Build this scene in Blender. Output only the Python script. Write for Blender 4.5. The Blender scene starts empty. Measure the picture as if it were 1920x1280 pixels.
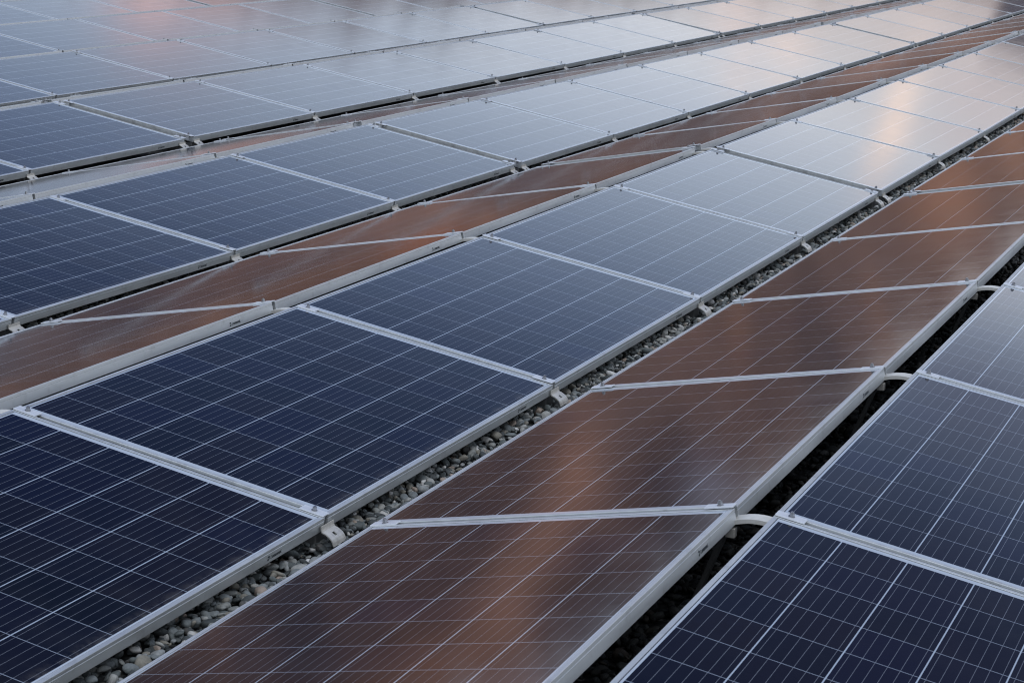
import bpy, bmesh, math, random
import numpy as np
from mathutils import Vector, Matrix
from bpy_extras.object_utils import world_to_camera_view

random.seed(7); RNG = np.random.default_rng(11)
sc = bpy.context.scene
COL = sc.collection
R = math.radians

# ------------------------------------------------------------------ camera
cam_d = bpy.data.cameras.new('camera'); cam = bpy.data.objects.new('camera', cam_d); COL.objects.link(cam)
cam.location = (-4.67096, -2.32156, 1.74292)
cam.rotation_euler = (1.352479, -0.022524, -1.182056)
cam_d.sensor_width = 36; cam_d.lens = 3872.94 * 36 / 1920
cam_d.clip_start = .1; cam_d.clip_end = 3000
cam_d.dof.use_dof = True; cam_d.dof.focus_distance = 7.4; cam_d.dof.aperture_fstop = 15
sc.camera = cam
sc.render.engine = 'CYCLES'; sc.cycles.max_bounces = 6; sc.cycles.filter_width = 1.0; sc.cycles.diffuse_bounces = 3; sc.cycles.glossy_bounces = 4; sc.cycles.caustics_reflective = False; sc.cycles.caustics_refractive = False
sc.render.resolution_x = 1024; sc.render.resolution_y = 682
bpy.context.view_layer.update()
sc.view_settings.view_transform = 'Standard'; sc.view_settings.look = 'None'; sc.view_settings.exposure = 0

# ------------------------------------------------------------------ node helper
class NG:
    def __init__(s, tree): s.t = tree; s.n = tree.nodes; s.l = tree.links
    def node(s, typ, **kw):
        n = s.n.new(typ)
        for k, v in kw.items(): setattr(n, k, v)
        return n
    def plug(s, sock, v):
        if hasattr(v, 'is_linked') or isinstance(v, bpy.types.NodeSocket): s.l.new(v, sock)
        else: sock.default_value = v
    def m(s, op, a, b=None, c=None, clamp=False):
        n = s.node('ShaderNodeMath', operation=op, use_clamp=clamp)
        s.plug(n.inputs[0], a)
        if b is not None: s.plug(n.inputs[1], b)
        if c is not None: s.plug(n.inputs[2], c)
        return n.outputs[0]
    def rng(s, v, a, b, c=0., d=1., smooth=True):
        n = s.node('ShaderNodeMapRange', interpolation_type='SMOOTHSTEP' if smooth else 'LINEAR')
        s.plug(n.inputs[0], v); s.plug(n.inputs[1], a); s.plug(n.inputs[2], b); s.plug(n.inputs[3], c); s.plug(n.inputs[4], d)
        return n.outputs[0]
    def mix(s, f, a, b, mode='MIX'):
        n = s.node('ShaderNodeMix', data_type='RGBA', blend_type=mode, clamp_factor=True)
        s.plug(n.inputs[0], f); s.plug(n.inputs[6], a); s.plug(n.inputs[7], b)
        return n.outputs[2]
    def ramp(s, f, stops, interp='LINEAR'):
        n = s.node('ShaderNodeValToRGB'); cr = n.color_ramp; cr.interpolation = interp
        while len(cr.elements) < len(stops): cr.elements.new(.5)
        for e, (p, c) in zip(cr.elements, stops): e.position = p; e.color = (*c, 1)
        s.plug(n.inputs[0], f); return n.outputs[0]
    def noise(s, vec, scale, detail=2., rough=.5, dist=0.):
        n = s.node('ShaderNodeTexNoise'); s.plug(n.inputs['Vector'], vec)
        n.inputs['Scale'].default_value = scale; n.inputs['Detail'].default_value = detail
        n.inputs['Roughness'].default_value = rough; n.inputs['Distortion'].default_value = dist
        return n.outputs['Fac']
def new_mat(name):
    m = bpy.data.materials.new(name); m.use_nodes = True
    g = NG(m.node_tree); g.n.clear()
    return m, g, g.node('ShaderNodeOutputMaterial')

# ------------------------------------------------------------------ world: dusk sky with a low brown band painted for unseen buildings
SUN_EL, SUN_AZ = 66., -120.      # direction towards the soft light, azimuth from +x, counter-clockwise
w = bpy.data.worlds.new('World'); sc.world = w; w.use_nodes = True
w.cycles.sampling_method = 'MANUAL'; w.cycles.sample_map_resolution = 512
g = NG(w.node_tree); g.n.clear()
tc = g.node('ShaderNodeTexCoord').outputs['Generated']
sp = g.node('ShaderNodeSeparateXYZ'); g.plug(sp.inputs[0], tc)
X_, Y_, Z_ = sp.outputs
el = g.m('DEGREES', g.m('ARCSINE', g.m('MAXIMUM', g.m('MINIMUM', Z_, 1.), -1.)))
az = g.m('DEGREES', g.m('ARCTAN2', Y_, X_))
cb = g.node('ShaderNodeCombineXYZ'); g.plug(cb.inputs[0], az); g.plug(cb.inputs[1], el); AE = cb.outputs[0]
# sky in front of the array (towards +x), values by elevation
def p(e): return max(0., min(1., (e + 5) / 95))
front = g.ramp(g.rng(el, -5., 90., 0., 1., False), [
    (p(-5), (.20, .14, .12)), (p(4), (.60, .50, .50)), (p(7.3), (1.20, 1.06, 1.04)), (p(8.8), (1.35, 1.29, 1.31)), (p(10.3), (1.62, 1.68, 1.80)), (p(13), (1.18, 1.36, 1.64)),
    (p(15.5), (.78, .96, 1.26)), (p(18), (.42, .57, .90)), (p(21), (.15, .23, .46)), (p(26), (.05, .09, .26)),
    (p(34), (.03, .06, .22)), (p(50), (.45, .55, .76)), (p(90), (.80, .93, 1.15))])
mp = g.node('ShaderNodeMapping'); g.plug(mp.inputs[0], AE); mp.inputs['Scale'].default_value = (.09, .2, 1)
cl = g.noise(mp.outputs[0], 1.0, 4., .55)
front = g.mix(g.rng(cl, .38, .68, 0, .30), front, g.mix(1., front, (.80, .85, .96, 1), 'MULTIPLY'))
def blob(a0, e0, sa, se, lean=0.):
    da = g.m('SUBTRACT', g.m('SUBTRACT', az, a0), g.m('MULTIPLY', g.m('SUBTRACT', el, e0), lean))
    q = g.m('ADD', g.m('POWER', g.m('ABSOLUTE', g.m('DIVIDE', da, sa)), 2.), g.m('POWER', g.m('ABSOLUTE', g.m('DIVIDE', g.m('SUBTRACT', el, e0), se)), 2.))
    return g.m('EXPONENT', g.m('MULTIPLY', q, -1.))
# pink and cream sunset patches on the sky
for a0, e0, sa, se, c, k in [(29.3, 14.2, 1.1, .6, (2.3, 1.3, 1.1), .75), (27.8, 13.2, 1.3, .6, (1.7, .80, .58), .75), (28.3, 15.0, 1.8, 1.0, (.86, .80, .96), .5), (26.4, 13.0, 1.6, .7, (1.15, 1.0, 1.1), .5), (8.78, 9.9, .48, 1.4, (2.5, 1.95, 1.65), .85),
                             (12.2, 9.2, .8, .5, (2.1, 1.65, 1.45), .85), (6.9, 8.6, 1.4, 1.0, (1.35, 1.18, 1.20), .8), (14.0, 8.7, .8, .6, (1.75, 1.4, 1.3), .8),
                             (5.5, 11.6, 2.0, 1.3, (1.25, 1.12, 1.18), .5), (2.5, 23.5, 6., 5., (.165, .175, .36), .8), (3.5, 15.5, 3.5, 1.6, (.42, .42, .68), .5), (13.2, 10.2, .5, .5, (2.1, 1.7, 1.55), .5)]:
    front = g.mix(g.m('MULTIPLY', blob(a0, e0, sa, se), k), front, (*c, 1))
# skyline: brown band painted for unseen brick buildings, whose top edge varies with azimuth
n1 = g.node('ShaderNodeTexNoise', noise_dimensions='1D'); g.plug(n1.inputs['W'], g.m('MULTIPLY', az, .23)); n1.inputs['Detail'].default_value = 3
top = g.ramp(g.rng(az, 0., 50., 0., 1., False), [(0, (.26,)*3), (.18, (.28,)*3), (.22, (.33,)*3), (.26, (.375,)*3), (.30, (.41,)*3), (.33, (.465,)*3), (.36, (.50,)*3), (.40, (.54,)*3), (.44, (.595,)*3), (.48, (.635,)*3), (.53, (.655,)*3), (.64, (.675,)*3), (1, (.68,)*3)])
tops = g.node('ShaderNodeSeparateColor'); g.plug(tops.inputs[0], top)
tope = g.m('ADD', g.m('MULTIPLY', tops.outputs[0], 20.), g.m('MULTIPLY', g.m('SUBTRACT', n1.outputs[0], .5), 1.2))
band = g.rng(g.m('SUBTRACT', el, tope), -1.1, .9, 1., 0.)
mp2 = g.node('ShaderNodeMapping'); g.plug(mp2.inputs[0], AE); mp2.inputs['Scale'].default_value = (.35, .08, 1)
bn = g.noise(mp2.outputs[0], 1.0, 3., .6)
brown = g.ramp(bn, [(.30, (.080, .048, .046)), (.47, (.170, .090, .070)), (.60, (.24, .13, .10)), (.75, (.44, .21, .125))])
brown = g.mix(g.rng(el, -6., 3.5, .75, 0.), brown, (.26, .19, .19, 1))
for a0, e0, sa, se, c, k, ln in [(25.9, 9.7, 1.15, 3.4, (.80, .42, .29), .85, 1.25), (27.4, 11.4, .7, .9, (.95, .50, .33), .6, 0), (24.2, 8.2, .6, 1.0, (.80, .40, .26), .6, 0), (30.0, 12.3, 2.8, 1.0, (.85, .37, .17), .7, 0), (12.3, 4.3, 1.2, 1.6, (.58, .27, .16), .8, .1), (30.2, .6, 1.7, 1.1, (.34, .16, .10), .7, 0),
                             (26.3, .4, 1.3, 1.2, (.55, .19, .09), .8, 0), (18.6, 5.4, .45, 2.0, (.34, .17, .11), .8, .3), (10.2, 3.0, .6, 1.8, (.5, .25, .16), .7, 0),
                             (33.2, 8.0, 1.8, 3.0, (.05, .04, .06), .7, 0), (22.4, 7.2, .8, 1.8, (.12, .085, .085), .6, .9), (20.9, 9.7, .8, .7, (.54, .54, .70), .8, 0)]:
    brown = g.mix(g.m('MULTIPLY', blob(a0, e0, sa, se, ln), k), brown, (*c, 1))
front = g.mix(band, front, brown)
front = g.mix(g.m('MULTIPLY', g.rng(az, 3., 9., 1., 0.), g.rng(el, 12., 15., 0., .42)), front, g.mix(1., front, (.40, .41, .46, 1), 'MULTIPLY'))
tower = g.m('MULTIPLY', g.rng(az, 7.3, 7.7, 1., 0.), g.m('MULTIPLY', g.rng(az, 1., 2., 0., 1.), g.rng(el, 6.7, 7.2, 1., 0.)))
front = g.mix(tower, front, (.06, .05, .08, 1))
# the rest of the dome: bright even overcast dusk behind and beside the camera
back = g.ramp(g.rng(el, -5., 90., 0., 1., False), [(p(-5), (.22, .22, .22)), (p(3), (.68, .71, .75)), (p(20), (1.1, 1.16, 1.25)), (p(50), (.86, .97, 1.14)), (p(90), (.80, .93, 1.15))])
daz = g.m('ABSOLUTE', g.m('SUBTRACT', az, 20.))
sky = g.mix(g.rng(daz, 38., 80.), front, back)
ns = g.node('ShaderNodeTexSky', sky_type='NISHITA', sun_disc=False)
ns.sun_elevation = R(SUN_EL); ns.sun_rotation = R(90 - SUN_AZ); ns.altitude = 300; ns.dust_density = 2.
bg1 = g.node('ShaderNodeBackground'); g.plug(bg1.inputs[0], sky); bg1.inputs[1].default_value = .80
bg2 = g.node('ShaderNodeBackground'); g.plug(bg2.inputs[0], ns.outputs[0]); bg2.inputs[1].default_value = .006
ad = g.node('ShaderNodeAddShader'); g.l.new(bg1.outputs[0], ad.inputs[0]); g.l.new(bg2.outputs[0], ad.inputs[1])
wo = g.node('ShaderNodeOutputWorld'); g.l.new(ad.outputs[0], wo.inputs[0])

sun_d = bpy.data.lights.new('sun', 'SUN'); sun_d.energy = .75; sun_d.angle = R(25); sun_d.color = (1, .97, .93)
sun = bpy.data.objects.new('sun', sun_d); COL.objects.link(sun)
dv = Vector((math.cos(R(SUN_EL)) * math.cos(R(SUN_AZ)), math.cos(R(SUN_EL)) * math.sin(R(SUN_AZ)), math.sin(R(SUN_EL))))
sun.rotation_euler = dv.to_track_quat('Z', 'Y').to_euler(); sun.location = (0, 0, 20)

# ------------------------------------------------------------------ materials
PW, PH, PT = 1.650, .992, 1.6700833     # panel length (along the row), width (up the slope), joint pitch
CU, CV = .1585, .1595                   # cell pitch along, across

def glass_mat():
    m, g, out = new_mat('solar_cells_under_glass')
    uv = g.node('ShaderNodeUVMap'); uv.uv_map = 'metres'
    s = g.node('ShaderNodeSeparateXYZ'); g.plug(s.inputs[0], uv.outputs[0]); u, v = s.outputs[0], s.outputs[1]
    cu = g.m('ADD', g.m('DIVIDE', u, CU), 5.); cv = g.m('ADD', g.m('DIVIDE', v, CV), 3.)
    iu = g.m('FLOOR', cu); iv = g.m('FLOOR', cv); fu = g.m('SUBTRACT', cu, iu); fv = g.m('SUBTRACT', cv, iv)
    def edge(f, cell, half, soft=.0003):      # 1 within half metres of a cell border
        d = g.m('MULTIPLY', g.m('MINIMUM', f, g.m('SUBTRACT', 1., f)), cell)
        return g.rng(d, half - soft, half + soft, 1., 0.)
    gap_u = edge(fu, CU, .0012); gap_v = edge(fv, CV, .00155)
    b6 = g.m('MULTIPLY', fv, 6.); fb = g.m('SUBTRACT', b6, g.m('FLOOR', b6))
    bus = g.rng(g.m('MULTIPLY', g.m('ABSOLUTE', g.m('SUBTRACT', fb, .5)), CV / 6), .00035, .00065, 1., 0.)
    inside = g.m('MULTIPLY', g.m('LESS_THAN', g.m('ABSOLUTE', u), CU * 5 - .001), g.m('LESS_THAN', g.m('ABSOLUTE', v), CV * 3 - .001))
    oi = g.node('ShaderNodeObjectInfo').outputs['Random']
    c = g.node('ShaderNodeCombineXYZ'); g.plug(c.inputs[0], iu); g.plug(c.inputs[1], iv); g.plug(c.inputs[2], g.m('MULTIPLY', oi, 97.))
    wn = g.node('ShaderNodeTexWhiteNoise'); g.plug(wn.inputs[0], c.outputs[0])
    cell = g.ramp(wn.outputs['Value'], [(0, (.0042, .0066, .0120)), (.35, (.0050, .0072, .0160)), (.6, (.0074, .0074, .0120)), (.8, (.0056, .0072, .0155)), (1, (.0048, .0072, .0225))])
    # multicrystalline mottling
    tcv = g.node('ShaderNodeVectorMath', operation='ADD'); g.plug(tcv.inputs[0], uv.outputs[0]); g.plug(tcv.inputs[1], c.outputs[0])
    vo = g.node('ShaderNodeTexVoronoi'); g.plug(vo.inputs['Vector'], tcv.outputs[0]); vo.inputs['Scale'].default_value = 70
    vs = g.node('ShaderNodeSeparateColor'); g.plug(vs.inputs[0], vo.outputs['Color'])
    cell = g.mix(g.rng(vs.outputs[0], 0., 1., 0., .35, False), cell, (.0075, .009, .019, 1))
    col = g.mix(bus, cell, (.15, .17, .215, 1))
    col = g.mix(gap_u, col, (.23, .275, .36, 1))
    col = g.mix(gap_v, col, (.36, .43, .54, 1))
    seal = g.m('MAXIMUM', g.m('GREATER_THAN', g.m('ABSOLUTE', u), PW / 2 - .0137), g.m('GREATER_THAN', g.m('ABSOLUTE', v), PH / 2 - .0135))
    col = g.mix(inside, (.42, .48, .58, 1), col)
    col = g.mix(seal, col, (.06, .07, .09, 1))
    # thin dust film, a little streaky, more toward the low edge
    dn = g.noise(uv.outputs[0], 5., 4., .6)
    dust = g.m('MULTIPLY', g.rng(dn, .35, .75, .15, 1.), g.rng(v, -.5, .1, .020, .005))
    dirt = g.m('MULTIPLY', g.rng(v, -PH / 2 + .012, -PH / 2 + .060, .11, 0.), g.rng(g.noise(uv.outputs[0], 23., 3., .7), .35, .7))
    dust = g.m('ADD', dust, dirt)
    col = g.mix(dust, col, (.42, .40, .38, 1))
    df = g.node('ShaderNodeBsdfDiffuse'); g.plug(df.inputs[0], col)
    gl = g.node('ShaderNodeBsdfGlossy'); gl.inputs['Roughness'].default_value = .085
    g.plug(gl.inputs['Roughness'], g.rng(dn, .3, .8, .068, .095))
    gl.inputs['Color'].default_value = (1, 1, 1, 1)
    # very slight waviness of the patterned solar glass
    bp = g.node('ShaderNodeBump'); bp.inputs['Strength'].default_value = .010; bp.inputs['Distance'].default_value = .01
    g.plug(bp.inputs['Height'], g.noise(uv.outputs[0], 9., 2.)); g.l.new(bp.outputs[0], gl.inputs['Normal'])
    fr = g.node('ShaderNodeFresnel'); fr.inputs['IOR'].default_value = 1.5
    lw = g.node('ShaderNodeLayerWeight'); lw.inputs['Blend'].default_value = .5
    ar = g.rng(lw.outputs['Facing'], .52, .80, .32, 1.)        # anti-reflective coating: weaker than bare glass at steeper angles
    mx = g.node('ShaderNodeMixShader'); g.plug(mx.inputs[0], g.m('MULTIPLY', fr.outputs[0], ar))
    g.l.new(df.outputs[0], mx.inputs[1]); g.l.new(gl.outputs[0], mx.inputs[2]); g.l.new(mx.outputs[0], out.inputs[0])
    return m

def metal_mat(name, col, rough, metal, var=.06, scale=(3, 40, 40), grime=.0):
    m, g, out = new_mat(name)
    tc = g.node('ShaderNodeTexCoord'); mp = g.node('ShaderNodeMapping'); g.plug(mp.inputs[0], tc.outputs['Object']); mp.inputs['Scale'].default_value = scale
    n = g.noise(mp.outputs[0], 1., 4., .6)
    oi = g.node('ShaderNodeObjectInfo').outputs['Random']
    k = g.m('ADD', g.rng(n, .25, .75, 1 - var, 1 + var), g.rng(oi, 0., 1., -.04, .04, False))
    hs = g.node('ShaderNodeHueSaturation'); hs.inputs['Color'].default_value = (*col, 1); g.plug(hs.inputs['Value'], k)
    c = hs.outputs[0]
    if grime:
        gn = g.noise(tc.outputs['Object'], 14., 5., .65)
        c = g.mix(g.m('MULTIPLY', g.rng(gn, .52, .75), grime), c, (.16, .15, .14, 1))
    b = g.node('ShaderNodeBsdfPrincipled'); g.plug(b.inputs['Base Color'], c)
    b.inputs['Metallic'].default_value = metal
    g.plug(b.inputs['Roughness'], g.rng(n, .3, .7, rough - .05, rough + .07))
    g.l.new(b.outputs[0], out.inputs[0]); return m

M_GLASS = glass_mat()
M_FRAME = metal_mat('anodised_aluminium', (.665, .70, .725), .42, .72, .05, (2, 30, 30), .25)
M_CLAMP = metal_mat('bright_aluminium', (.74, .78, .84), .40, .5, .05, (20, 20, 20), .1)
M_STEEL = metal_mat('galvanised_steel', (.64, .63, .60), .36, .45, .18, (30, 30, 30), .35)
M_ARCH = metal_mat('cast_aluminium', (.66, .66, .64), .5, .25, .06, (10, 10, 10), .25)
M_BOLT = metal_mat('stainless_bolt', (.34, .35, .38), .3, .9, .1, (40, 40, 40))
M_LEG = metal_mat('shade_dark_metal', (.13, .135, .14), .55, .4, .1, (10, 10, 10), .4)  # aluminium with the shade below the panels put into its base colour
M_INK = metal_mat('dark_printing', (.02, .03, .04), .5, 0., .05)
M_DARK = metal_mat('black_backsheet', (.10, .10, .11), .6, 0., .05)

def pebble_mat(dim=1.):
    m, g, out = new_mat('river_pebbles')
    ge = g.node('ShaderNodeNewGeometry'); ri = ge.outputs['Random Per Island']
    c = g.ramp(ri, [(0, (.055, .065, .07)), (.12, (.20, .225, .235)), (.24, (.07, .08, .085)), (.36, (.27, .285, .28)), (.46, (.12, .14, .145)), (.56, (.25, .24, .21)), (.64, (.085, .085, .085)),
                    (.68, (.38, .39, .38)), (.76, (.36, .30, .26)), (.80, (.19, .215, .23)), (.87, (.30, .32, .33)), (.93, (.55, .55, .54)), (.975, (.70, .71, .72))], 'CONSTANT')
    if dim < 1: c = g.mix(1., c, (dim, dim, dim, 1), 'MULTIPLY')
    tc = g.node('ShaderNodeTexCoord')
    n = g.noise(tc.outputs['Object'], 90., 5., .65); n2 = g.noise(tc.outputs['Object'], 420., 3., .6)
    c = g.mix(g.rng(n, .35, .7, 0., .55), c, g.mix(1., c, (.45, .45, .46, 1), 'MULTIPLY'))
    c = g.mix(g.rng(n2, .55, .75, 0., .35), c, (.30, .30, .29, 1))
    b = g.node('ShaderNodeBsdfPrincipled'); g.plug(b.inputs['Base Color'], c); b.inputs['Roughness'].default_value = .72
    bp = g.node('ShaderNodeBump'); bp.inputs['Strength'].default_value = .25; bp.inputs['Distance'].default_value = .002
    g.plug(bp.inputs['Height'], n2); g.l.new(bp.outputs[0], b.inputs['Normal'])
    g.l.new(b.outputs[0], out.inputs[0]); return m
def bed_mat():
    m, g, out = new_mat('gravel_ground')
    tc = g.node('ShaderNodeTexCoord')
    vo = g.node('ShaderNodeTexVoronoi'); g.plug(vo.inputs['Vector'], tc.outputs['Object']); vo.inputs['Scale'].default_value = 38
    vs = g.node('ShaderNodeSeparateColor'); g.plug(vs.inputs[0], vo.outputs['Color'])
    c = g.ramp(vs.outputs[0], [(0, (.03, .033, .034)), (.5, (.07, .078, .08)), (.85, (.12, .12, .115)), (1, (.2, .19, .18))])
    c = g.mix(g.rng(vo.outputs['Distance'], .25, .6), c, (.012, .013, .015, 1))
    b = g.node('ShaderNodeBsdfPrincipled'); g.plug(b.inputs['Base Color'], c); b.inputs['Roughness'].default_value = .85
    bp = g.node('ShaderNodeBump'); bp.invert = True; bp.inputs['Strength'].default_value = 1.; bp.inputs['Distance'].default_value = .015
    g.plug(bp.inputs['Height'], vo.outputs['Distance']); g.l.new(bp.outputs[0], b.inputs['Normal'])
    g.l.new(b.outputs[0], out.inputs[0]); return m
M_PEB = pebble_mat(); M_PEB_SHADE = pebble_mat(.2); M_BED = bed_mat()  # second pebble material has the ridge gap's shade painted into its colour

# ------------------------------------------------------------------ mesh helpers
def mesh_obj(name, bm, mat, parent=None, smooth=False):
    me = bpy.data.meshes.new(name); bm.to_mesh(me); bm.free(); me.materials.append(mat)
    if smooth: me.polygons.foreach_set('use_smooth', [True] * len(me.polygons))
    o = bpy.data.objects.new(name, me); COL.objects.link(o); o.parent = parent
    return o
def add_box(bm, x0, x1, y0, y1, z0, z1, bev=0.):
    r = bmesh.ops.create_cube(bm, size=1.)
    for v in r['verts']:
        v.co = Vector(((x0 + x1) / 2 + v.co.x * (x1 - x0), (y0 + y1) / 2 + v.co.y * (y1 - y0), (z0 + z1) / 2 + v.co.z * (z1 - z0)))
    if bev:
        es = set(e for v in r['verts'] for e in v.link_edges)
        bmesh.ops.bevel(bm, geom=list(es), offset=bev, segments=2, affect='EDGES', profile=.6)
def add_cyl(bm, c, r, h, seg=12, r2=None):
    bmesh.ops.create_cone(bm, cap_ends=True, segments=seg, radius1=r, radius2=r if r2 is None else r2, depth=h, matrix=Matrix.Translation((c[0], c[1], c[2] + h / 2)))
def strip(bm, pts, x0, x1, th, holes=None):
    """a bent plate following pts (y,z) with thickness th, between x0 and x1"""
    n = len(pts); P = [Vector((0, a, b)) for a, b in pts]; N = []
    for i in range(n):
        t = (P[min(i + 1, n - 1)] - P[max(i - 1, 0)]).normalized(); N.append(Vector((0, -t.z, t.y)))
    vs = []
    for i in range(n):
        row = []
        for x in (x0, x1):
            for s in (.5, -.5):
                q = P[i] + N[i] * th * s; row.append(bm.verts.new((x, q.y, q.z)))
        vs.append(row)     # x0 top, x0 bottom, x1 top, x1 bottom
    for i in range(n - 1):
        a, b = vs[i], vs[i + 1]
        for f in ((a[0], a[2], b[2], b[0]), (a[1], b[1], b[3], a[3]), (a[0], b[0], b[1], a[1]), (a[2], a[3], b[3], b[2])): bm.faces.new(f)
    for r_ in (vs[0], vs[-1]): bm.faces.new((r_[0], r_[1], r_[3], r_[2]))
    bmesh.ops.recalc_face_normals(bm, faces=bm.faces)

# --- panel prototype: origin at the centre of the top plane, +Y up the slope
FT = .038
def frame_bm():
    bm = bmesh.new()
    # profile: (inset from outer edge, z)
    prof = [(.0115, -.0022), (.0115, -.0004), (.0108, 0), (.0011, 0), (.0003, -.0004), (0, -.0012), (0, -.0082), (.0010, -.0090), (.0010, -.0104), (0, -.0112),
            (0, -FT), (.028, -FT), (.028, -FT + .002), (.002, -FT + .002), (.002, -.0075), (.0115, -.0075)]
    rings = []
    for i, z in prof:
        hx, hy = PW / 2 - i, PH / 2 - i
        rings.append([bm.verts.new(c) for c in ((-hx, -hy, z), (hx, -hy, z), (hx, hy, z), (-hx, hy, z))])
    for a, b in zip(rings, rings[1:] + rings[:1]):
        for k in range(4):
            bm.faces.new((a[k], a[(k + 1) % 4], b[(k + 1) % 4], b[k]))
    bmesh.ops.recalc_face_normals(bm, faces=bm.faces)
    return bm
def glass_bm():
    bm = bmesh.new(); hx, hy = PW / 2 - .0105, PH / 2 - .0105
    uvl = bm.loops.layers.uv.new('metres')
    f = bm.faces.new([bm.verts.new((x, y, -.0018)) for x, y in ((-hx, -hy), (hx, -hy), (hx, hy), (-hx, hy))])
    for l in f.loops: l[uvl].uv = (l.vert.co.x, l.vert.co.y)
    return bm
def back_bm():
    bm = bmesh.new(); hx, hy = PW / 2 - .009, PH / 2 - .009
    f = bm.faces.new([bm.verts.new((x, y, -.0062)) for x, y in ((-hx, hy), (hx, hy), (hx, -hy), (-hx, -hy))])
    add_box(bm, -.11, .11, PH / 2 - .16, PH / 2 - .06, -.03, -.0064)
    return bm
def logo_bm(top):
    """small dark maker's print on the outer side of the frame: round emblem and a short line of lettering"""
    bm = bmesh.new(); sx = -1 if top else 1
    xc = sx * (PW / 2 - .265); yf = (PH / 2 + .0006) if top else (-PH / 2 - .0006)
    d = 1 if not top else -1          # reading direction seen from outside
    def rect(x0, x1, z0, z1):
        q = [(xc + d * x0, yf, z0), (xc + d * x1, yf, z0), (xc + d * x1, yf, z1), (xc + d * x0, yf, z1)]
        bm.faces.new([bm.verts.new(c) for c in q])
    zc = -.0240
    r = .0066; cx = -.036
    ring = [(cx + r * math.cos(a * math.pi / 3 + math.pi / 6), zc + 1.15 * r * math.sin(a * math.pi / 3 + math.pi / 6)) for a in range(6)]
    ins = [(cx + (x - cx) * .35, zc + (z - zc) * .35) for x, z in ring]
    for k in range(6):
        a, b = ring[k], ring[(k + 1) % 6]; c_, e_ = ins[(k + 1) % 6], ins[k]
        if k == 2: continue
        bm.faces.new([bm.verts.new((xc + d * q[0], yf, q[1])) for q in (a, b, c_, e_)])
    x = -.024
    for k in range(8):               # letters are too small to read in the photograph: strokes only
        wd = .0062; h = .0050 if k not in (0, 7) else .0076; lo = zc - .0046; t = .0021
        kind = (0, 1, 2, 1, 3, 2, 1, 0)[k]
        rect(x, x + t, lo, lo + h + t)
        if kind in (0, 1): rect(x + t, x + wd - t, lo, lo + t)
        if kind in (1, 2, 3): rect(x + t, x + wd - t, lo + h, lo + h + t)
        if kind != 0: rect(x + wd - t, x + wd, lo, lo + h + t)
        x += wd + .0012
    return bm
protoF = mesh_obj('frame', frame_bm(), M_FRAME); protoG = mesh_obj('glass', glass_bm(), M_GLASS); protoB = mesh_obj('backsheet', back_bm(), M_DARK)
protoL = [mesh_obj('maker_print', logo_bm(False), M_INK), mesh_obj('maker_print', logo_bm(True), M_INK)]
# --- clamp: plate across both lips, origin at panel top plane, +Y up slope
def clamp_protos():
    bm = bmesh.new(); add_box(bm, -.017, .017, -.037, .037, .0006, .0042, .0009)
    add_box(bm, -.0075, .0075, -.010, .010, -.030, .0006)
    a = mesh_obj('clamp_plate', bm, M_CLAMP)
    bm = bmesh.new(); add_cyl(bm, (0, 0, .0042), .0085, .0016, 16); add_cyl(bm, (0, 0, .0058), .0064, .0075, 6); add_cyl(bm, (0, 0, .0133), .0042, .0035, 10)
    b = mesh_obj('bolt', bm, M_BOLT)
    return [a, b]
CL = clamp_protos()
# --- valley foot: hooked bent plate with a slot; origin on the ground below the low frame edge, -Y outwards
def foot_protos():
    bm = bmesh.new()
    pts = [(-.0025, .081), (-.0030, .071), (-.0045, .0660), (-.008, .0640), (-.013, .0625), (-.018, .0600), (-.028, .0530), (-.033, .0475), (-.037, .0400), (-.040, .0310)]
    # build as grid with a slot left out
    xs = [-.036, -.016, -.0060, .0060, .016, .036]
    # slot: rows 5..7 , columns between -.0075...0075
    n = len(pts); P = [Vector((0, a, b)) for a, b in pts]; th = .0030; top = []; bot = []
    for i in range(n):
        t = (P[min(i + 1, n - 1)] - P[max(i - 1, 0)]).normalized(); N = Vector((0, -t.z, t.y)) * -1
        top.append([bm.verts.new((x, P[i].y, P[i].z)) for x in xs]); bot.append([bm.verts.new((x, (P[i] - N * -th).y if False else P[i].y + N.y * -th, P[i].z + N.z * -th)) for x in xs])
    m_ = len(xs)
    hole = lambda i, j: i == 5 and j == 2
    for i in range(n - 1):
        for j in range(m_ - 1):
            if hole(i, j): continue
            bm.faces.new((top[i][j], top[i][j + 1], top[i + 1][j + 1], top[i + 1][j])); bm.faces.new((bot[i][j], bot[i + 1][j], bot[i + 1][j + 1], bot[i][j + 1]))
    def wall(a, b, c, d):
        try: bm.faces.new((a, b, c, d))
        except ValueError: pass
    for i in range(n - 1):
        wall(top[i][0], top[i + 1][0], bot[i + 1][0], bot[i][0]); wall(top[i][-1], bot[i][-1], bot[i + 1][-1], top[i + 1][-1])
    for j in range(m_ - 1):
        wall(top[0][j], bot[0][j], bot[0][j + 1], top[0][j + 1]); wall(top[-1][j], top[-1][j + 1], bot[-1][j + 1], bot[-1][j])
    for j in (2, 3):
        for i in (5,): wall(top[i][j], bot[i][j], bot[i + 1][j], top[i + 1][j])
    for i in (5, 6): wall(top[i][2], top[i][3], bot[i][3], bot[i][2])
    bmesh.ops.recalc_face_normals(bm, faces=bm.faces)
    a = mesh_obj('hook_plate', bm, M_STEEL)
    bm = bmesh.new(); add_box(bm, -.033, .033, .016, .070, .014, .0585, .003); add_box(bm, -.040, .040, -.036, .085, .008, .0135, .001)
    b = mesh_obj('base_block', bm, M_LEG)
    return [a, b]
FO = foot_protos()
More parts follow.
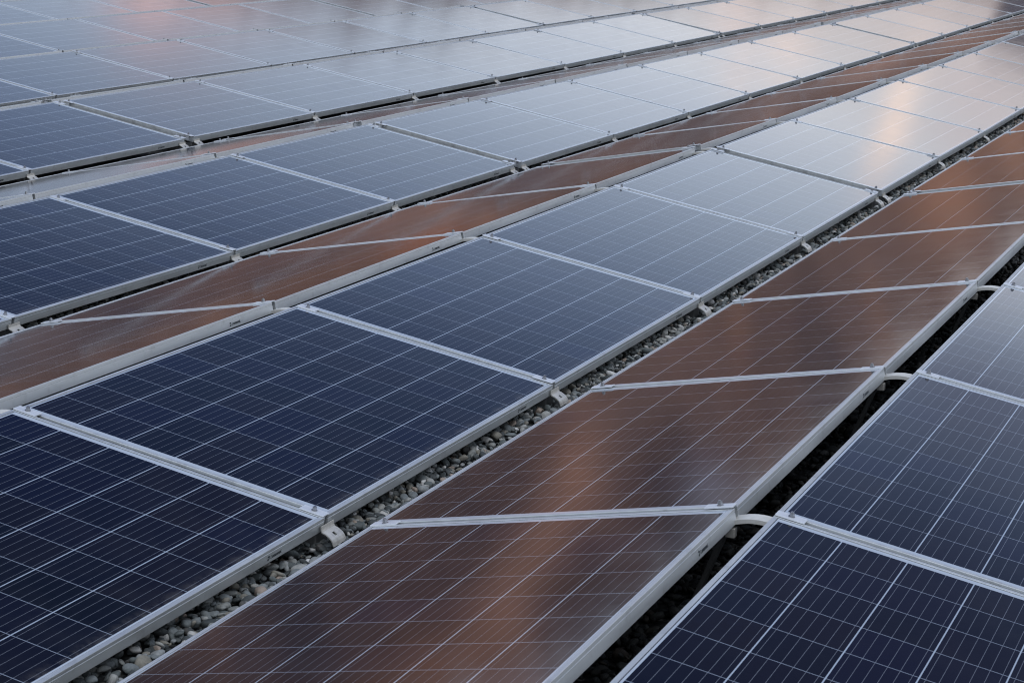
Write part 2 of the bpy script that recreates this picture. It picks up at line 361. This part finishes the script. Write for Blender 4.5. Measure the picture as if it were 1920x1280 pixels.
# --- ridge support: arched channel bridging the two frames, with splayed legs; origin at ridge centre, z=0 at panel top plane
def arch_protos(gr, hr):
    half = gr / 2 + .022; bm = bmesh.new(); n = 13
    pts = []
    for i in range(n):
        t = -1 + 2 * i / (n - 1); pts.append((t * half, -.0170 - .0150 * t * t - .004 * t))
    strip(bm, pts, -.024, .024, .003)
    low = [(a, b - .0055) for a, b in pts]
    strip(bm, low, -.024, -.0212, .0080); strip(bm, low, .0212, .024, .0080)
    a = mesh_obj('arch_channel', bm, M_ARCH)
    legs = []
    for s in (-1, 1):
        bm = bmesh.new()
        p0 = Vector((0, s * (gr / 2 + .015), -FT - .004)); p1 = Vector((0, s * (gr / 2 + .10), -hr + .012))
        d = (p1 - p0); ln = d.length
        add_box(bm, -.020, .020, -.006, .006, -ln / 2, ln / 2, .0015)
        q = d.to_track_quat('Z', 'X').to_matrix().to_4x4()
        # keep the wide side across x
        ang = math.atan2(d.y, d.z); rot = Matrix.Rotation(-ang, 4, 'X')
        bmesh.ops.transform(bm, matrix=Matrix.Translation((p0 + p1) / 2) @ rot, verts=bm.verts)
        add_box(bm, -.045, .045, p1.y - .03, p1.y + .03, -hr + .008, -hr + .013, .001)
        legs.append(mesh_obj('leg', bm, M_LEG))
    for s in (-1, 1):
        bm = bmesh.new(); add_box(bm, -.030, -.006, s * (gr / 2 + .004) - .012, s * (gr / 2 + .004) + .012, -FT - .030, -FT - .006, .002)
        legs.append(mesh_obj('hanger_tab', bm, M_STEEL))
    return [a] + legs

# ------------------------------------------------------------------ layout (solved from the photograph)
TILT, GV, GR, HL, GAP = 0.18052373, 0.16169073, 0.09936349, 0.10004, 0.1155
DX = [-.01865, 0, .01665, -.01994, .00896]; DY = [.01955, -.0004, -.01891, .01446, .00095]; DZ0 = [.0014, -.0002, -.0001, .0058, -.0041]
DZB = .00345
CW, SH = PH * math.cos(TILT), PH * math.sin(TILT); PER = 2 * CW + GV + GR; HR = HL + SH
JZ = {('R2l',0):-0.0015,('R2l',1):-0.0009,('R2l',2):-0.0037,('R2l',3):0.0043,('R2l',4):0.0041,('R2l',4.5):0.0011,('R2l',5):0.0043,('R2l',6):-0.0032,('R2r',0):0.0011,('R2r',1):-0.0091,('R2r',2):-0.0027,('R2r',3):0.0021,('R2r',4):0.0063,('R2r',4.5):0.0041,('R3r',1):-0.0053,('R3r',2):0.0005,('R3r',3):0.0000,('R3r',4):0.0099,('R3r',4.5):0.0096,('R3r',5):-0.0003,('R3r',6):-0.0048,('R3l',1):-0.0026,('R3l',2):0.0023,('R3l',3):0.0039,('R1l',0):-0.0024,('R1l',1):0.0009,('R1l',2):-0.0017,('R1l',3):0.0020,('R1l',4):0.0067,('R1l',5):0.0014,('R1r',0):0.0059,('R1r',1):-0.0003,('R1r',2):-0.0056,('R0r',0):0.0010,('R0r',1):-0.0005,('R0r',2):-0.0063,('R4l',1):-0.0019,('R4l',2):-0.0007,('R4l',3):0.0002,('R4l',4):0.0068,('R4l',4.5):0.0033,('R4l',5):-0.0015,('R4l',6):-0.0053,('R4l',7):-0.0070,('R4l',11):-0.0104,('R4r',2):-0.0091,('R4r',3):0.0031,('R4r',4):0.0045,('R4r',4.5):0.0010,('R5r',2):-0.0061,('R5r',3):0.0020,('R5r',4):0.0060,('R5r',5):0.0050,('R5r',6):0.0007,('R6l',3):0.0017,('R6l',4):0.0075,('R6l',4.5):0.0067,('R6l',5):0.0047,('R6l',6):0.0058,('R6l',7):0.0041,('R6l',8):-0.0038,('R6l',9):-0.0102,('R6l',10):-0.0106,('R6l',11):-0.0096,('R6r',4):0.0045,('R6r',4.5):-0.0011,('R6r',5):0.0003,('R6r',6):-0.0023,('R6r',7):-0.0069,('R6r',8):-0.0072,('R8l',5):0.0091,('R8l',6):0.0012,('R8l',7):-0.0038,('R8l',8):-0.0038,('R8l',9):-0.0024,('R8l',10):-0.0029,('R8r',6):0.0033,('R8r',7):-0.0041,('R8r',8):-0.0053,('R8r',9):-0.0083,('R8r',10):0.0014}
GAPS = [-3, 4, 11, 18, 25, 32]
def joff(n): return sum((GAP - .02) for q in GAPS if q <= n and q > 0) - (GAP - .02) * (1 if n < -3 else 0)
def dome(r): return (r if r % 2 == 0 else r - 1) // 2
def dget(a, k): return a[k] if 0 <= k < len(a) else 0.
def row_y(r, e):
    k = dome(r); base = (k - 1) * PER + dget(DY, k)
    if r % 2 == 0: return base + GV / 2 + (0 if e == 'l' else CW)
    return base + GV / 2 + CW + GR + (0 if e == 'r' else CW)
_jz = {}
def joint_z(r, e, n):          # top of frame height at joint n (n+.5: far side of an expansion gap)
    key = ('R%d%s' % (r, e), n)
    if key in JZ: v = JZ[key] * .85
    else:
        alt = ('R%d%s' % (r + (1 if r % 2 == 0 else -1), e), n)
        if e == 'r' and alt in JZ: v = JZ[alt] * .8
        else:
            if key not in _jz: _jz[key] = random.gauss(0, .0016) - (.006 if r == 4 and 7 < n < 13 else 0) - (.008 if r == 6 and n > 11 else 0)
            v = _jz[key]
    return (HL if e == 'l' else HR) + dget(DZ0, dome(r)) + (DZB if n > 4 else 0) + v

def in_view(pts, m=.015):
    cs = [world_to_camera_view(sc, cam, Vector(q)) for q in pts]
    cs = [c for c in cs if c.z > 0]
    if not cs: return False
    return max(c.x for c in cs) > -m and min(c.x for c in cs) < 1 + m and max(c.y for c in cs) > -m and min(c.y for c in cs) < 1 + m

def place(protos, name, mat, label, cat, group):
    root = bpy.data.objects.new(name, None); root.empty_display_size = .1; COL.objects.link(root)
    root.matrix_world = mat; root['label'] = label; root['category'] = cat; root['group'] = group
    for pr in protos:
        o = pr.copy(); COL.objects.link(o); o.parent = root
    return root

ORD = ['nearest', 'second', 'third', 'fourth', 'fifth', 'sixth', 'seventh', 'eighth', 'ninth', 'tenth', 'eleventh', 'twelfth', 'thirteenth', 'fourteenth', 'fifteenth', 'sixteenth',
       'seventeenth', 'eighteenth', 'nineteenth', 'twentieth', 'twenty first', 'twenty second', 'twenty third', 'twenty fourth', 'twenty fifth', 'twenty sixth', 'twenty seventh', 'twenty eighth', 'twenty ninth', 'thirtieth',
       'thirty first', 'thirty second', 'thirty third', 'thirty fourth', 'thirty fifth', 'thirty sixth', 'thirty seventh', 'thirty eighth', 'thirty ninth', 'fortieth']
ROWN = {0: 'blue row right of the black gap', 1: 'brown row right of the pebble strip', 2: 'blue row left of the pebble strip'}
NTH = ['', 'first', 'second', 'third', 'fourth', 'fifth', 'sixth', 'seventh', 'eighth']
for k in range(2, 9): ROWN[2 * k] = '%s blue row beyond the pebble strip' % NTH[k]
for k in range(1, 9): ROWN[2 * k + 1] = '%s thin brown row beyond the pebble strip' % NTH[k]
ROWS = list(range(0, 17))
NMIN, NMAX = -4, 27
joints = {}
for r in ROWS:
    k = dome(r); cnt = 0; dxk = dget(DX, k)
    for n in range(NMIN, NMAX):
        x0 = n * PT + joff(n) + .01 + dxk; x1 = x0 + PW
        yl, yr = row_y(r, 'l'), row_y(r, 'r')
        nl = n + .5 if n in GAPS else n
        z = {(a, e): joint_z(r, e, (nl if a == 0 else n + 1)) for a in (0, 1) for e in 'lr'}
        P = {(a, e): Vector(((x0, x1)[a], yl if e == 'l' else yr, z[(a, e)])) for a in (0, 1) for e in 'lr'}
        if not in_view(P.values()): continue
        if r > 9 and min((v - cam.location).length for v in P.values()) > 60: continue
        c = sum(P.values(), Vector()) / 4
        ex = ((P[(1, 'l')] + P[(1, 'r')]) - (P[(0, 'l')] + P[(0, 'r')])).normalized()
        ey = ((P[(0, 'r')] + P[(1, 'r')]) - (P[(0, 'l')] + P[(1, 'l')])).normalized()
        if r % 2: ex = -ex
        ez = ex.cross(ey).normalized(); ey = ez.cross(ex).normalized()
        M = Matrix((ex, ey, ez)).transposed().to_4x4(); M.translation = c
        lab = '%s panel in the %s' % (ORD[cnt], ROWN[r]) if cnt else 'solar panel nearest the camera in the %s' % ROWN[r]
        if cnt: lab = lab.replace(' panel', ' nearest panel', 1)
        place([protoF, protoG, protoB, protoL[r % 2]], 'solar_panel', M, lab, 'solar panel', 'solar panels racked in tilted rows')
        cnt += 1
        for a in (0, 1):
            for e in 'lr':
                j = n + a
                joints.setdefault((r, e, j), []).append((a, P[(a, e)].copy(), M.copy()))
PROTOS = [protoF, protoG, protoB] + protoL

# clamps at every joint, at both edges of the slope
ccount = {}
for (r, e, j), L in sorted(joints.items(), key=lambda t: (t[0][0], t[0][1], t[0][2])):
    if r > 9: continue
    gapj = j in GAPS
    groups = [[x] for x in L] if gapj else [L]
    for grp in groups:
        pos = sum((x[1] for x in grp), Vector()) / len(grp); M = grp[0][2]
        ex = M.col[0].to_3d(); ey = M.col[1].to_3d(); ez = M.col[2].to_3d()
        if len(grp) == 1 and not gapj: pos.x += .01 if grp[0][0] == 1 else -.01
        if gapj: pos.x += .006 if grp[0][0] == 1 else -.006
        q = pos + ey * (.039 if e == 'l' else -.039)
        if not in_view([q], 0.): continue
        MM = Matrix((ex, ey, ez)).transposed().to_4x4(); MM.translation = q
        c = ccount.get((r, e), 0); ccount[(r, e)] = c + 1
        place(CL, 'module_clamp', MM, '%s clamp on the %s edge of the %s' % (ORD[c] if c else 'nearest', 'low' if e == 'l' else 'ridge', ROWN[r]), 'clamp', 'bolted clamps holding the panels')

# mounting rails lying in the seams between neighbouring panels
bm = bmesh.new(); add_box(bm, -.0052, .0052, -(PH / 2 - .045), PH / 2 - .045, -.030, -.0075, .0012)
rail = mesh_obj('aluminium_rail', bm, M_FRAME); rc = {}
for (r, e, j), L in sorted(joints.items(), key=lambda t: (t[0][0], t[0][2])):
    if e != 'l' or j in GAPS or len(L) < 2 or r > 6: continue
    other = joints.get((r, 'r', j))
    if not other: continue
    a_ = sum((x[1] for x in L), Vector()) / 2; b_ = sum((x[1] for x in other), Vector()) / len(other)
    Ms = L[0][2]; ex, ez = Ms.col[0].to_3d(), Ms.col[2].to_3d(); ey = (b_ - a_).normalized(); ez = ex.cross(ey).normalized(); ex = ey.cross(ez).normalized()
    MM = Matrix((ex, ey, ez)).transposed().to_4x4(); MM.translation = (a_ + b_) / 2
    if not in_view([a_, b_], 0.): continue
    o = rail.copy(); COL.objects.link(o); o.matrix_world = MM; c = rc.get(r, 0); rc[r] = c + 1
    o['label'] = '%s aluminium rail between panels in the %s' % (ORD[c] if c else 'nearest', ROWN[r]); o['category'] = 'rail'; o['group'] = 'rails in the seams between panels'
bpy.data.objects.remove(rail)

# hooked feet along the low edges of the blue rows
for r in (2, 4, 6):
    cnt = 0
    for (rr, e, j), L in sorted(joints.items()):
        if rr != r or e != 'l': continue
        for grp in ([[x] for x in L] if j in GAPS else [L]):
            pos = sum((x[1] for x in grp), Vector()) / len(grp)
            if j in GAPS: pos.x += -.030 if grp[0][0] == 1 else .030
            elif len(grp) == 1: pos.x += .01 if grp[0][0] == 1 else -.01
            if not in_view([(pos.x, pos.y - .03, .05)], 0.): continue
            dz = pos.z - HL
            MM = Matrix.Translation((pos.x, pos.y, dz))
            place(FO, 'mounting_bracket', MM, '%s silver hooked foot under the low edge of the %s' % (ORD[cnt] if cnt else 'nearest', {2: 'front blue row', 4: 'second blue row', 6: 'third blue row'}[r]), 'bracket', 'hooked feet in the valleys')
            cnt += 1
# arched ridge supports
for (ra, rb, nm) in ((0, 1, 'black ridge gap at the right'), (2, 3, 'ridge of the front blue row'), (4, 5, 'ridge of the second blue row')):
    AR = arch_protos(GR, HR); cnt = 0
    for (rr, e, j), L in sorted(joints.items()):
        if rr != ra or e != 'r': continue
        for grp in ([[x] for x in L] if j in GAPS else [L]):
            pos = sum((x[1] for x in grp), Vector()) / len(grp)
            if j in GAPS: pos.x += -.03 if grp[0][0] == 1 else .03
            elif len(grp) == 1: pos.x += .01 if grp[0][0] == 1 else -.01
            q = (pos.x, pos.y + GR / 2, pos.z - .02)
            if not in_view([q], 0.): continue
            if ra == 4 and j > 5: continue
            place(AR, 'ridge_support', Matrix.Translation((q[0], q[1], pos.z)), '%s arched ridge bracket in the %s' % (ORD[cnt] if cnt else 'nearest', nm), 'bracket', 'arched supports bridging the ridges')
            cnt += 1
    for o in AR: bpy.data.objects.remove(o)
for o in PROTOS + CL + FO: bpy.data.objects.remove(o)

# ------------------------------------------------------------------ ground and gravel
def structure(o, name): o.name = name; o['kind'] = 'structure'
bm = bmesh.new()
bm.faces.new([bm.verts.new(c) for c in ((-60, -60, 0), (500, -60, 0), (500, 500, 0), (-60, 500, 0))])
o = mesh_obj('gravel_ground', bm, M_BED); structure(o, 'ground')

def pebble_protos(sub, count, seed):
    rng = np.random.default_rng(seed); out = []
    bm = bmesh.new(); bmesh.ops.create_icosphere(bm, subdivisions=sub, radius=1.)
    V = np.array([v.co[:] for v in bm.verts]); F = np.array([[v.index for v in f.verts] for f in bm.faces]); bm.free()
    for _ in range(count):
        W = V.copy()
        for _k in range(4):
            d = rng.normal(size=3); d /= np.linalg.norm(d); W += np.outer(np.sin(V @ d * rng.uniform(1.5, 3.2) + rng.uniform(0, 6)), rng.normal(size=3)) * .07
        for _k in range(3):      # worn flat faces
            d = rng.normal(size=3); d /= np.linalg.norm(d); t = rng.uniform(.55, .85); s = W @ d; over = np.maximum(s - t, 0); W -= np.outer(over * .75, d)
        out.append(W * np.array([1., rng.uniform(.52, .88), rng.uniform(.36, .66)]))
    return out, F
SZ = .84
def scatter(regions, seed, name, label, mat=None):
    rng = np.random.default_rng(seed); VV = []; FF = []; off = 0
    cache = {}
    for (x0, x1, y0, y1, dens, sub, layers, r0, r1) in regions:
        if sub not in cache: cache[sub] = pebble_protos(sub, 14, seed + sub)
        pr, F = cache[sub]
        n = int((x1 - x0) * (y1 - y0) * dens * 1.3)
        for k in range(n):
            x = rng.uniform(x0, x1); y = rng.uniform(y0, y1)
            r_ = SZ * rng.uniform(r0 * .72, r1 * 1.22) * (1.45 if rng.random() < .07 else 1.) * (.7 if rng.random() < .25 else 1)
            z = rng.uniform(.004, layers) 
            a, b, c = rng.uniform(0, 6.28), rng.normal() * .38, rng.normal() * .38
            ca, sa, cb_, sb, cc, s2 = math.cos(a), math.sin(a), math.cos(b), math.sin(b), math.cos(c), math.sin(c)
            Rm = np.array([[1, 0, 0], [0, cb_, -sb], [0, sb, cb_]]) @ np.array([[cc, 0, s2], [0, 1, 0], [-s2, 0, cc]]) @ np.array([[ca, -sa, 0], [sa, ca, 0], [0, 0, 1]])
            W = pr[rng.integers(len(pr))] * r_
            VV.append(W @ Rm.T + np.array([x, y, z])); FF.append(F + off); off += len(W)
    V = np.concatenate(VV).astype(np.float32); F = np.concatenate(FF).astype(np.int32)
    me = bpy.data.meshes.new(name); me.vertices.add(len(V)); me.vertices.foreach_set('co', V.ravel())
    me.loops.add(F.size); me.loops.foreach_set('vertex_index', F.ravel()); me.polygons.add(len(F))
    me.polygons.foreach_set('loop_start', np.arange(0, F.size, 3, dtype=np.int32)); me.polygons.foreach_set('loop_total', np.full(len(F), 3, dtype=np.int32))
    me.polygons.foreach_set('use_smooth', np.ones(len(F), dtype=bool)); me.update(calc_edges=True)
    me.materials.append(mat or M_PEB); o = bpy.data.objects.new(name, me); COL.objects.link(o)
    o['kind'] = 'stuff'; o['label'] = label; o['category'] = 'gravel'
    return o
scatter([(-2.3, 3.2, -.14, .30, 2300, 3, .024, .0125, .0195), (3.2, 8., -.12, .32, 2100, 2, .024, .0125, .0195), (8., 17., -.12, .3, 1700, 2, .022, .013, .020)],
        5, 'pebbles', 'grey rounded pebbles in the strip between the blue and brown panel rows')
scatter([(-1.2, 7.5, -1.12, -.35, 1300, 2, .022, .0135, .021)], 8, 'pebbles', 'pebbles coloured dark for shade, seen down the black ridge gap at the right', M_PEB_SHADE)
scatter([(-.5, 14., PER - .12, PER + .22, 1500, 2, .024, .0135, .021), (14., 30., PER - .1, PER + .18, 900, 1, .022, .015, .022), (3., 24., 2 * PER - .1, 2 * PER + .2, 900, 1, .024, .015, .022)],
        9, 'pebbles', 'pebbles glimpsed in the narrow dark valleys behind the front rows')
